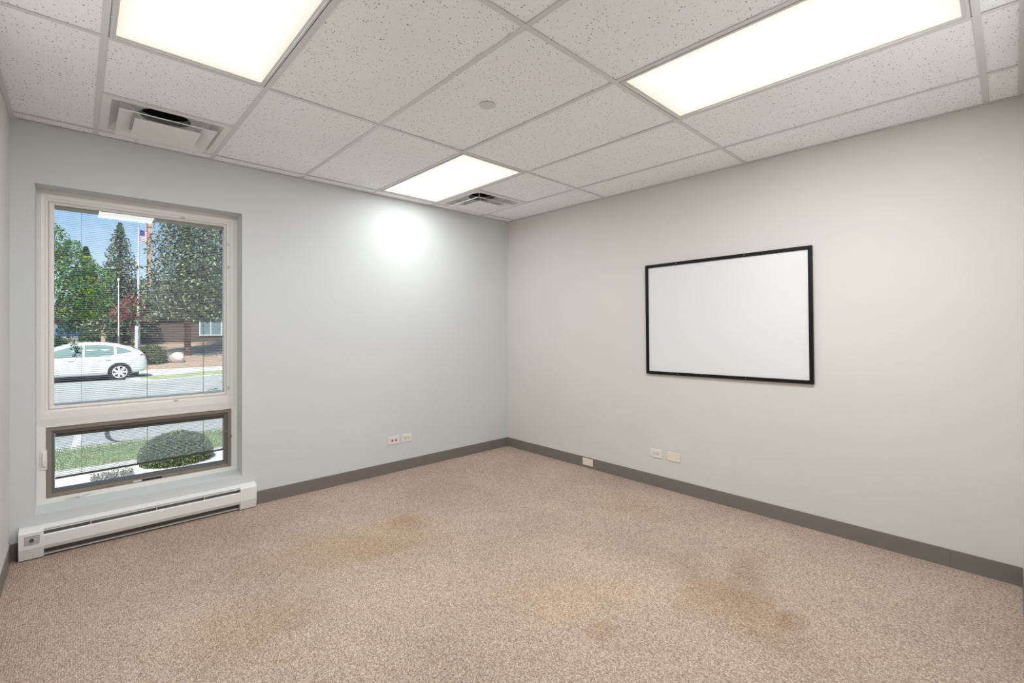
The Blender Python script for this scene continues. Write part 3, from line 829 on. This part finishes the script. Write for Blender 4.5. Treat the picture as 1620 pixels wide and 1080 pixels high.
def leaf(mb, p, sz, rng, up=None, asp=.5):
    n = Vector((rng.gauss(0, 1), rng.gauss(0, 1), rng.gauss(0, 1)+(.5 if up is None else up))).normalized()
    t = n.orthogonal().normalized(); t = Matrix.Rotation(rng.uniform(0, 6.28), 3, n) @ t
    b = n.cross(t)
    s = sz*rng.uniform(.7, 1.35)
    a = t*s*.5; c = b*s*asp*.5; k = n*s*.08
    mb.add([p-a, p+c*.9+k, p+a, p-c*.9+k], [(0, 1, 2, 3)])
def spruce(x, y, z, h, r, label, seed, nb=26, z0=.14, leaf_sz=.30, group='spruces across the street', m='spruce', dens=1.0):
    rng = random.Random(seed)
    root = empty('spruce_tree', (x, y, z)); tag(root, label, 'tree', group)
    MB().tube([(0, 0, -.3), (0, 0, h*.5), (0, 0, h*.97)], [r*.07, r*.045, .02], 8).build('trunk', M['bark_red'], root)
    f = MB()
    for i in range(nb):
        u = i/(nb-1)
        zz = h*(z0 + (1-z0-.01)*u)
        L0 = r*(1-u)**.85*(1 if u > .08 else .85) + .10
        nbr = max(5, int((7+9*(1-u))*dens))
        ph = rng.uniform(0, 6.28)
        for k in range(nbr):
            a = ph+2*math.pi*k/nbr+rng.uniform(-.2, .2)
            l = L0*rng.uniform(.75, 1.12)
            steps = max(4, int(l/.16))
            for q in range(steps):
                t = (q+.6)/steps
                d_ = l*t
                droop = -.28*l*t*t + .10*l*t
                for c in range(2 if t < .35 else 3):
                    w_ = .22*l*(1-abs(t-.6))*rng.uniform(-1, 1)
                    p_ = Vector((math.cos(a)*d_-math.sin(a)*w_, math.sin(a)*d_+math.cos(a)*w_, zz+droop+rng.uniform(-.12, .06)))
                    leaf(f, p_, leaf_sz, rng, 1.0, .45)
    f.build('foliage', M[m], root, fix=False)['kind'] = 'stuff'
    return root
def blob(f, c, rad, n, sz, rng, shell=.55):
    for _ in range(n):
        v = Vector((rng.gauss(0, 1), rng.gauss(0, 1), rng.gauss(0, 1))).normalized()
        t = shell+(1-shell)*rng.random()**.5
        leaf(f, Vector((c[0]+v.x*rad[0]*t, c[1]+v.y*rad[1]*t, c[2]+v.z*rad[2]*t)), sz, rng)
def tree(name, x, y, z, blobs, m, label, seed, leaf_sz=.18, trunk=(.12, 2.0), n=500, group=None, cat='tree', core=None):
    """blobs: (dx,dy,dz,rx,ry,rz)"""
    rng = random.Random(seed)
    root = empty(name, (x, y, z)); tag(root, label, cat, group)
    if trunk:
        tb = MB().tube([(0, 0, -.25), (0, 0, trunk[1]*.6), (0.03, 0, trunk[1])], [trunk[0], trunk[0]*.8, trunk[0]*.5], 8)
        for b in blobs[:6]:
            tb.tube([(0, 0, trunk[1]*.55), (b[0]*.5, b[1]*.5, (trunk[1]*.6+b[2])*.5), (b[0], b[1], b[2])], [trunk[0]*.5, trunk[0]*.3, trunk[0]*.12], 6)
        tb.build('trunk', M['bark'], root)
    f = MB()
    for b in blobs:
        blob(f, b[:3], b[3:], int(n*b[3]*b[5]/.6), leaf_sz, rng)
    f.build('foliage', M[m], root, fix=False)['kind'] = 'stuff'
    return root
def shrub(name, x, y, z, rx, ry, rz, m, label, seed, leaf_sz, n, group=None, core=(.02, .03, .015)):
    """clipped mound: dark twiggy core and a shell of leaves"""
    rng = random.Random(seed)
    root = empty(name, (x, y, z)); tag(root, label, 'shrub', group)
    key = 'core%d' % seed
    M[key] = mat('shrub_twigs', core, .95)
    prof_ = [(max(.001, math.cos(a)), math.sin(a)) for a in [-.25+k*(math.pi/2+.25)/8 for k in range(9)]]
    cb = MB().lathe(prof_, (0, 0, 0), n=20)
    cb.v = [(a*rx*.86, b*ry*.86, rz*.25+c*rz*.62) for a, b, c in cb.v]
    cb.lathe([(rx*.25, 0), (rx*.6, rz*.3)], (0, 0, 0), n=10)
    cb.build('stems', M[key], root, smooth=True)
    f = MB()
    for _ in range(n):
        th = rng.uniform(0, 6.28); ph = math.asin(rng.uniform(-.35, 1))
        t = rng.uniform(.84, 1.03)
        leaf(f, Vector((rx*t*math.cos(ph)*math.cos(th), ry*t*math.cos(ph)*math.sin(th), rz*.30+rz*.70*t*math.sin(ph))), leaf_sz, rng)
    f.build('foliage', M[m], root, fix=False)['kind'] = 'stuff'
    return root

spruce(4.55, 32.0, -.1, 13.5, 2.5, 'big blue-green spruce right of the chimney, trunk behind the boulder', 21, 44, .17, .21, dens=1.25)
spruce(7.75, 37.3, .15, 14.5, 2.9, 'blue-green spruce at the right edge of the upper window', 22, 40, .15, .24, dens=1.2)
spruce(1.95, 39.1, .2, 7.9, 2.05, 'pointed spruce left of the flagpole, its whole tip against the sky', 23, 34, .12, .19, dens=1.3)
spruce(.45, 51.5, .35, 7.6, 2.0, 'slim dark conifer behind the leafy trees at the left', 24, 26, .12, .32, m='leaf_dark')
tree('maple_tree', 2.35, 35.5, -.05, [(0, 0, 2.5, .75, .7, .65), (-.6, .1, 2.2, .5, .5, .5), (.6, -.1, 2.1, .5, .5, .5), (0, 0, 3.1, .45, .4, .4)], 'leaf_red', 'small purple-red maple in front of the dark brick building', 31, .12, (.07, 2.2), 1000)
tree('yellowing_tree', 1.15, 46.6, .3, [(0, 0, 3.4, .8, .75, 1.0), (.25, 0, 2.4, .6, .6, .8), (-.3, 0, 4.3, .5, .5, .7)], 'leaf_yellow', 'yellowing tree between the leafy tree and the pointed spruce', 32, .18, (.08, 3.0), 500)
lft = [(-.35, .1, 4.7, .85, .8, .75), (.45, 0, 4.2, .65, .7, .6), (-.4, -.1, 3.5, .95, .9, .7), (.55, 0, 3.2, .5, .6, .45), (-.6, 0, 2.6, .8, .7, .5), (.15, .1, 2.5, .55, .6, .4), (-1.2, 0, 4.4, 1.0, .9, 1.0), (-1.3, 0, 5.8, .8, .8, .9), (-.45, 0, 5.5, .4, .5, .45)]
lt_ = tree('leafy_tree', .25, 30.6, -.4, lft, 'leaf_green', 'dense green leafy tree behind the white car at the left window edge', 33, .14, None, 900)
tk = MB().tube([(-1.3, 0, 0), (-1.28, 0, 1.2), (-1.1, 0, 2.4), (-.6, 0, 4.2)], [.16, .13, .10, .03], 8)
for b in lft[:8]: tk.tube([(-1.2, 0, 1.9), ((b[0]-1.0)*.5, b[1], b[2]*.55+1.1), (b[0], b[1], b[2])], [.07, .045, .015], 6)
tk.build('trunk', M['bark'], lt_)
nt_ = tree('street_tree', -3.4, 12.6, GZ, [(0, 0, 4.2, 1.3, 1.2, 1.0), (.8, .1, 3.6, .8, .8, .5), (-.8, -.1, 3.7, .9, .9, .7)], 'leaf_dark', 'near street tree beyond the left window edge, one leafy twig hanging into view', 34, .12, None, 500)
tk2 = MB().tube([(0, 0, 0), (0, 0, 2.0), (.05, 0, 4.0)], [.11, .08, .03], 8)
tk2.tube([(0, 0, 1.9), (1.2, .1, 2.55), (2.3, .1, 2.55), (3.15, 0, 2.22)], [.05, .035, .02, .008], 8)
tk2.tube([(0, 0, 2.2), (.5, .1, 3.0), (.8, .1, 3.6)], [.045, .03, .01], 6).tube([(0, 0, 2.3), (-.5, -.1, 3.1), (-.8, -.1, 3.7)], [.045, .03, .01], 6)
tk2.build('trunk', M['bark'], nt_)
hb = MB(); rg = random.Random(5)
tw = [(3.10, 0, 2.24), (3.20, 0, 2.10), (3.25, 0, 1.95), (3.31, 0, 1.78), (3.38, 0, 1.62), (3.36, 0, 1.50)]
hb2 = MB().tube(tw, [.008, .007, .006, .005, .004, .003], 6)
for _ in range(230):
    i = min(4, int(rg.random()**.8*5)); t = rg.random()
    p_ = Vector(tw[i]).lerp(Vector(tw[i+1]), t) + Vector((rg.gauss(0, .03), rg.gauss(0, .05), rg.gauss(0, .03)))
    leaf(hb, p_, .055, rg)
hb.v += []; o_ = hb.build('hanging_leaves', M['leaf_dark'], nt_, fix=False); o_['kind'] = 'stuff'
hb2.build('drooping_twig', M['bark'], nt_)

shrub('hedge_shrub', 2.72, 29.8, -.50, .68, .7, .98, 'leaf_hedge', 'clipped round dark hedge left of the pink boulder', 41, .07, 3600)
shrub('boxwood_shrub', 1.09, 8.62, GZ, .46, .40, .47, 'leaf_box', 'low rounded boxwood right outside the low window', 42, .030, 9000)
shrub('parking_shrub', .62, 44.0, .3, .60, .8, 1.5, 'leaf_dark', 'dark round shrub between the blue car and the brick post', 43, .14, 1800, 'shrubs by the parking lot')
shrub('parking_shrub', 1.75, 43.5, .3, .42, .6, 1.35, 'leaf_dark', 'dark shrub directly right of the brick post', 44, .14, 1000, 'shrubs by the parking lot')
shrub('parking_shrub', 2.12, 41.95, .25, .58, .6, 1.5, 'leaf_dark', 'dark tall shrub between the lamp post and the white post', 45, .14, 1200, 'shrubs by the parking lot')
shrub('parking_shrub', -.95, 38.0, .2, .50, .6, .62, 'leaf_dark', 'low dark shrub behind the white car at the left window edge', 46, .14, 1500, 'shrubs by the parking lot')
gc = MB(); rg = random.Random(9)
for _ in range(1500):
    leaf(gc, Vector((rg.uniform(.12, .55), rg.uniform(7.95, 8.38), GZ+.02+abs(rg.gauss(0, .05)))), .03, rg)
tag(gc.build('ground_cover', M['leaf_grey'], fix=False), 'grey dry ground cover at the bottom of the low window', 'plant', kind='stuff')
bl = MB(); rg = random.Random(13)
for _ in range(12000):
    x = rg.uniform(-.9, 3.0); y = rg.uniform(9.1, 10.6)
    h_ = rg.uniform(.03, .075); a = rg.uniform(0, 6.28); lx, ly = rg.gauss(0, .02), rg.gauss(0, .02)
    bl.add([(x-.004*math.cos(a), y-.004*math.sin(a), GZ+.03), (x+.004*math.cos(a), y+.004*math.sin(a), GZ+.03), (x+lx, y+ly, GZ+.03+h_)], [(0, 1, 2)])
tag(bl.build('grass_blades', M['blade'], fix=False), 'sparse green grass on the verge beyond the low window', 'grass', kind='stuff')

# boulder
M['stone'] = ground_mat('pink_granite', [(.35, (.62, .50, .46)), (.65, (.82, .72, .68))], 9, .02)
bm = bmesh.new(); bmesh.ops.create_icosphere(bm, subdivisions=3, radius=1)
rg = random.Random(2)
from mathutils import noise as mn_
for v in bm.verts:
    k = 1+.18*mn_.noise(v.co*1.4)+.06*mn_.noise(v.co*4)
    v.co = Vector((v.co.x*.33*k, v.co.y*.30*k, v.co.z*.30*k))
me = bpy.data.meshes.new('boulder'); bm.to_mesh(me); bm.free(); me.materials.append(M['stone'])
bo = bpy.data.objects.new('boulder', me); COL.objects.link(bo); bo.location = (3.78, 29.6, -.22)
tag(bo, 'pale pink boulder on the mulch right of the clipped hedge', 'boulder')

# ------------------------------------------------------------------ cars
def car_paint(n, c):
    m = mat(n, c, .25); bsdf(m).inputs['Coat Weight'].default_value = .6; return m
M['car_white'] = car_paint('white_car_paint', (.80, .81, .82))
M['car_blue'] = car_paint('blue_car_paint', (.02, .10, .38))
M['car_silver'] = car_paint('silver_car_paint', (.55, .57, .60))
M['car_glass'] = mat('car_glass', (.22, .29, .27), .06, spec=1.0)
M['tyre'] = mat('tyre_rubber', (.015, .015, .017), .8)
M['rim'] = mat('alloy_rim', (.85, .86, .88), .35, .2)
M['tail'] = mat('tail_lamp', (.55, .03, .05), .15)
M['tail_clear'] = mat('lamp_clear', (.60, .66, .78), .1)
M['under'] = mat('car_underside', (.02, .02, .02), .9)
# stations from nose to tail: x, sill z, belt z, roof z, half width belt, half width roof
ST = [(-2.22, .34, .52, .54, .50, .45), (-2.16, .24, .62, .66, .66, .60), (-1.9, .20, .72, .78, .80, .72), (-1.45, .20, .82, .92, .85, .74),
      (-1.15, .20, .87, .98, .86, .72), (-.75, .20, .89, 1.16, .865, .64), (-.35, .20, .90, 1.34, .87, .60), (.05, .20, .91, 1.45, .87, .585),
      (.45, .20, .92, 1.485, .87, .58), (.9, .20, .94, 1.47, .87, .57), (1.3, .21, .97, 1.41, .865, .555), (1.65, .23, 1.00, 1.31, .85, .54),
      (1.95, .26, 1.02, 1.17, .82, .56), (2.10, .30, .98, 1.06, .77, .58), (2.19, .36, .86, .90, .68, .54), (2.23, .42, .60, .62, .60, .5)]
WHX = (-1.35, 1.35); WHR = .315
def make_car(name, paint, wheels=True):
    root = empty(name)
    body = MB(); n = None; rows = []
    for (x, zs, zb, zr, wb_, wr) in ST:
        mid = (zs+zb)/2
        sec = [(0, zs), (wb_*.75, zs), (wb_*.97, zs+.03), (wb_*1.01, zs+.12), (wb_*1.0, mid), (wb_*1.01, zb-.12), (wb_*.985, zb-.02), (wb_*.96, zb),
               ((wb_*.96+wr)/2+.02, (zb+zr)/2), (wr, zr-.035), (wr*.88, zr-.008), (wr*.45, zr+.018 if zr > 1 else zr), (0, zr+.024 if zr > 1 else zr+.01)]
        rows.append([(x, -a, b) for a, b in sec] + [(x, a, b) for a, b in sec[::-1][1:]])
    m_ = len(rows[0]); vs = [v for r in rows for v in r]
    glass = MB(); gl_f = []
    for i in range(len(rows)-1):
        for k in range(m_-1):
            q = (i*m_+k, i*m_+k+1, (i+1)*m_+k+1, (i+1)*m_+k)
            xa = ST[i][0]
            side = k in (7, 8) or (m_-2-k) in (7, 8)
            isg = side and -.80 < xa < 1.6
            body.add([vs[j] for j in q], [(0, 1, 2, 3)], 0)
    # weld
    bm = bmesh.new()
    bv = [bm.verts.new(v) for v in vs]
    for i in range(len(rows)-1):
        for k in range(m_-1):
            bm.faces.new((bv[i*m_+k], bv[i*m_+k+1], bv[(i+1)*m_+k+1], bv[(i+1)*m_+k]))
    bm.faces.new([bv[k] for k in range(m_)]); bm.faces.new([bv[(len(rows)-1)*m_+k] for k in range(m_)])
    bmesh.ops.recalc_face_normals(bm, faces=bm.faces)
    me = bpy.data.meshes.new('car_body'); bm.to_mesh(me); bm.free()
    me.materials.append(paint); me.polygons.foreach_set('use_smooth', [True]*len(me.polygons))
    bo = bpy.data.objects.new('car_body', me); COL.objects.link(bo); bo.parent = root
    # windows: thin shells standing on the body surface
    def surf(x, t, side):
        """point on the greenhouse side at station x, t=0 belt .. 1 roof edge"""
        for i in range(len(ST)-1):
            if ST[i][0] <= x <= ST[i+1][0]:
                u = (x-ST[i][0])/(ST[i+1][0]-ST[i][0])
                zb, zr, wb_, wr = [ST[i][j]*(1-u)+ST[i+1][j]*u for j in (2, 3, 4, 5)]
                P = [(wb_*.96, zb), ((wb_*.96+wr)/2+.02, (zb+zr)/2), (wr, zr-.035)]
                if t < .5: a, b, w_ = P[0], P[1], t*2
                else: a, b, w_ = P[1], P[2], t*2-1
                return ((x, side*(a[0]*(1-w_)+b[0]*w_+.008), a[1]*(1-w_)+b[1]*w_))
    for side in (-1, 1):
        for pane in ([(-.86, .06, .10), (-.45, .06, .82), (-.1, .06, .86), (.27, .06, .88)], [(.33, .06, .88), (.75, .06, .88), (1.08, .06, .86), (1.18, .10, .84)], [(1.26, .14, .80), (1.42, .16, .76), (1.62, .22, .60), (1.72, .30, .42)]):
            g_ = MB(); vsx = []
            for (x, t0, t1) in pane:
                for k in range(4): vsx.append(surf(x, t0+(t1-t0)*k/3, side))
            fsx = [(i*4+k, i*4+k+1, (i+1)*4+k+1, (i+1)*4+k) for i in range(3) for k in range(3)]
            g_.add(vsx, fsx).build('side_window', M['car_glass'], root, smooth=True)
    rw = MB()
    for (x0, x1) in ((1.45, 2.0),):
        vsx = []
        for x in (1.42, 1.6, 1.8, 1.98):
            for i in range(len(ST)-1):
                if ST[i][0] <= x <= ST[i+1][0]:
                    u = (x-ST[i][0])/(ST[i+1][0]-ST[i][0]); zr = ST[i][3]*(1-u)+ST[i+1][3]*u; wr = ST[i][5]*(1-u)+ST[i+1][5]*u
            vsx += [(x, -wr*.82, zr+.006), (x, 0, zr+.034), (x, wr*.82, zr+.006)]
        rw.add(vsx, [(i*3+k, i*3+k+1, i*3+k+4, i*3+k+3) for i in range(3) for k in range(2)])
    rw.build('rear_window', M['car_glass'], root, smooth=True)
    for side in (-1, 1):
        t_ = MB().add([(2.02, side*.79, .80), (2.20, side*.67, .78), (2.19, side*.66, .87), (2.10, side*.755, 1.00), (1.99, side*.80, .98)], [(0, 1, 2, 3, 4)])
        t_.v = [(a+.004, b+side*.012, c) for a, b, c in t_.v]
        t_.build('tail_light', M['tail'], root)
        MB().add([(2.075, side*.787, .90), (2.17, side*.707, .89), (2.14, side*.735, .965), (2.09, side*.778, .98)], [(0, 1, 2, 3)]).build('tail_light_clear', M['tail_clear'], root)
        for x in (-.05, 1.0):
            MB().box(x-.09, x+.09, min(side*.868, side*.90), max(side*.868, side*.90), .80, .825).build('door_handle', M['rim'], root, bevel=.008)
        mr = MB().box(-.80, -.68, min(side*.86, side*1.0), max(side*.86, side*1.0), .93, 1.06).build('side_mirror', paint, root, bevel=.03)
        for x in WHX:
            # dark wheel arch disc, tyre, rim
            ya = side*.845
            MB().lathe([(WHR+.055, 0), (WHR+.055, side*.035)], (x, ya, WHR), 'y', 36).build('wheel_arch', M['under'], root)
            wrt = MB().lathe([(.20, side*.036), (.24, side*.062), (.29, side*.062), (WHR, side*.045), (WHR, -side*.14), (.2, -side*.14)], (x, ya, WHR), 'y', 40).build('tyre', M['tyre'], root, smooth=False)
            rm = MB().lathe([(.235, side*.045), (.235, side*.060), (.215, side*.066), (.205, side*.040), (.235, side*.045)], (x, ya, WHR), 'y', 36, caps=False)
            rm.lathe([(.055, side*.03), (.055, side*.072), (.02, side*.078)], (x, ya, WHR), 'y', 20)
            for k in range(7):
                a = 2*math.pi*k/7
                u = Vector((math.cos(a), 0, math.sin(a))); w_ = Vector((-math.sin(a), 0, math.cos(a)))
                c0 = Vector((x, ya, WHR)); y_ = Vector((0, side, 0))
                pts = [c0+u*.04-w_*.03, c0+u*.04+w_*.03, c0+u*.215+w_*.042, c0+u*.215-w_*.042]
                rm.add([q+y_*.045 for q in pts]+[q+y_*.068 for q in pts], [(0, 1, 2, 3), (4, 5, 6, 7), (0, 1, 5, 4), (1, 2, 6, 5), (2, 3, 7, 6), (3, 0, 4, 7)])
            rm.build('rim', M['rim'], root)
    MB().box(-1.9, 1.95, -.72, .72, .16, .30).build('underside', M['under'], root)
    for x in (-.32+.62, -.95, 1.17):
        pass
    return root
car = make_car('white_car', M['car_white'])
car.location = (-.18, 24.72, GZ); car.rotation_euler = (0, 0, R(1.5))
tag(car, 'white hatchback parked across the street, cut off by the left edge of the window', 'car')
blue = make_car('blue_car', M['car_blue'])
blue.location = (-.30, 61.5, .41); blue.rotation_euler = (0, 0, R(75))
tag(blue, 'small distant blue car in the parking lot left of the dark shrubs', 'car', 'cars in the far lot')
sil = make_car('silver_car', M['car_silver'])
sil.location = (-2.6, 64, .41); sil.rotation_euler = (0, 0, R(80))
tag(sil, 'small distant silver car left of the blue car at the window edge', 'car', 'cars in the far lot')

# ------------------------------------------------------------------ buildings and posts across the street
def brick_mat(name, c1, c2, mortar, sc):
    m = mat(name, c1, .85)
    tcn = N(m, 'ShaderNodeTexCoord'); mp = N(m, 'ShaderNodeMapping'); L(m, tcn.outputs['Object'], mp.inputs[0])
    mp.inputs['Rotation'].default_value = (R(90), 0, 0)
    b = N(m, 'ShaderNodeTexBrick'); L(m, mp.outputs[0], b.inputs['Vector'])
    b.inputs['Color1'].default_value = (*c1, 1); b.inputs['Color2'].default_value = (*c2, 1); b.inputs['Mortar'].default_value = (*mortar, 1)
    b.inputs['Scale'].default_value = sc; b.inputs['Mortar Size'].default_value = .012
    L(m, b.outputs[0], bsdf(m).inputs['Base Color'])
    return m
M['brick_shaded'] = brick_mat('shaded_dark_brick', (.085, .06, .05), (.12, .085, .07), (.16, .14, .13), 3.5)  # dark brick, its colour deepened further for the shade of the trees
M['brick_salmon'] = brick_mat('salmon_brick', (.58, .36, .26), (.66, .44, .32), (.7, .62, .54), 3.5)
M['tan_wall'] = mat('tan_wall', (.68, .52, .42), .85)
M['cream_fascia'] = mat('cream_fascia', (.78, .66, .56), .7)
M['dark_window'] = mat('dark_window_glass', (.06, .08, .10), .1)
M['sky_glass'] = mat('window_glass_blue', (.20, .28, .32), .08)
M['shingle'] = mat('roof_shingle', (.12, .11, .11), .9)
M['white_metal'] = mat('white_metal', (.75, .77, .80), .4)
bA = empty('brick_building', (7.5, 44, .2)); tag(bA, 'low dark brick building behind the spruces across the street', 'building')
def bp(mb, n, m): return local(mb, bA.location).build(n, m, bA)
bp(MB().box(3.2, 16, 42, 49.5, .1, 3.1), 'wall', M['brick_shaded'])
bp(MB().prism([(41.2, 3.05), (50.3, 3.05), (45.7, 5.1)], 'x', 2.75, 16.5), 'roof', M['shingle'])
bp(MB().box(3.82, 4.07, 44.2, 44.8, 3.0, 9.2).box(3.79, 4.10, 44.14, 44.86, 8.95, 9.2), 'reflection', M['brick_salmon'])  # made-up brick column standing in for a reflection in the window pane
for x0, x1 in ((6.7, 8.2),):
    f_ = bp(MB().ring((x0, x1, .75, 2.15), (x0+.08, x1-.08, .83, 2.07), 41.92, 41.92, 42.02).box((x0+x1)/2-.03, (x0+x1)/2+.03, 41.92, 42.0, .83, 2.07), 'window', M['white_metal'])
    local(MB().box(x0+.08, x1-.08, 41.96, 42.0, .83, 2.07), bA.location).build('pane', M['sky_glass'], f_)
bB = empty('tan_building', (0, 92, .4)); tag(bB, 'long low tan building with a flat cream fascia far beyond the parking lot', 'building')
def bq(mb, n, m): return local(mb, bB.location).build(n, m, bB)
bq(MB().box(-22, 14, 88, 100, .3, 2.7), 'wall', M['tan_wall'])
bq(MB().box(-23, 15, 86.8, 101, 2.7, 3.3).box(-22.6, 14.6, 87.3, 100.5, 3.3, 3.75), 'fascia', M['cream_fascia'])
for k in range(9):
    x = -20+k*3.6
    f_ = bq(MB().box(x, x+2.6, 87.92, 88.0, 1.3, 2.3), 'window', M['dark_window'])
tag(MB().box(1.12, 1.34, 42.0, 42.3, .15, 1.9).box(1.08, 1.38, 41.96, 42.34, 1.9, 2.0).build('brick_post', M['brick_salmon']), 'short salmon brick post beside the dark round shrub', 'post')
tag(MB().lathe([(.10, 0), (.09, .35), (.035, .6), (.020, 4.0)], (1.62, 33.5, -.10), n=14).lathe([(.03, 4.0), (.06, 4.04), (.06, 4.15), (.02, 4.2)], (1.62, 33.5, -.10), n=14).build('lamp_post', M['white_metal']), 'slim white lamp post in front of the red maple', 'lamp post')
tag(MB().box(2.37, 2.50, 34.2, 34.32, -.05, 1.45).build('sign_post', M['white_metal'], bevel=.01), 'short thick white post in front of the red maple, right of the lamp post', 'post')
fp = MB().lathe([(.08, 0), (.055, 5), (.035, 7.3), (.06, 7.35), (.02, 7.45)], (2.71, 36.6, .05), n=12).build('flagpole', M['white_metal'])
tag(fp, 'white flagpole between the pointed spruce and the big spruce', 'flagpole')
M['flag_red'] = mat('flag_red', (.62, .04, .06), .7); M['flag_white'] = mat('flag_white', (.8, .8, .8), .7); M['flag_blue'] = mat('flag_blue', (.03, .06, .25), .7)
fl = MB()
for r_ in range(13):
    for k in range(10):
        def P(u, w): return (2.775+.60*u, 36.60+.07*math.sin(u*7+w), 7.40-.70*w-.20*u*u)
        mi = 2 if (r_ < 7 and k < 4) else (0 if r_ % 2 == 0 else 1)
        u0, u1, w0, w1_ = k/10, (k+1)/10, r_/13, (r_+1)/13
        fl.add([P(u0, w0), P(u1, w0), P(u1, w1_), P(u0, w1_)], [(0, 1, 2, 3)], mi)
fo_ = fl.build('flag', [M['flag_red'], M['flag_white'], M['flag_blue']], fix=False)
tag(fo_, 'red and white striped flag flying from the white flagpole', 'flag')
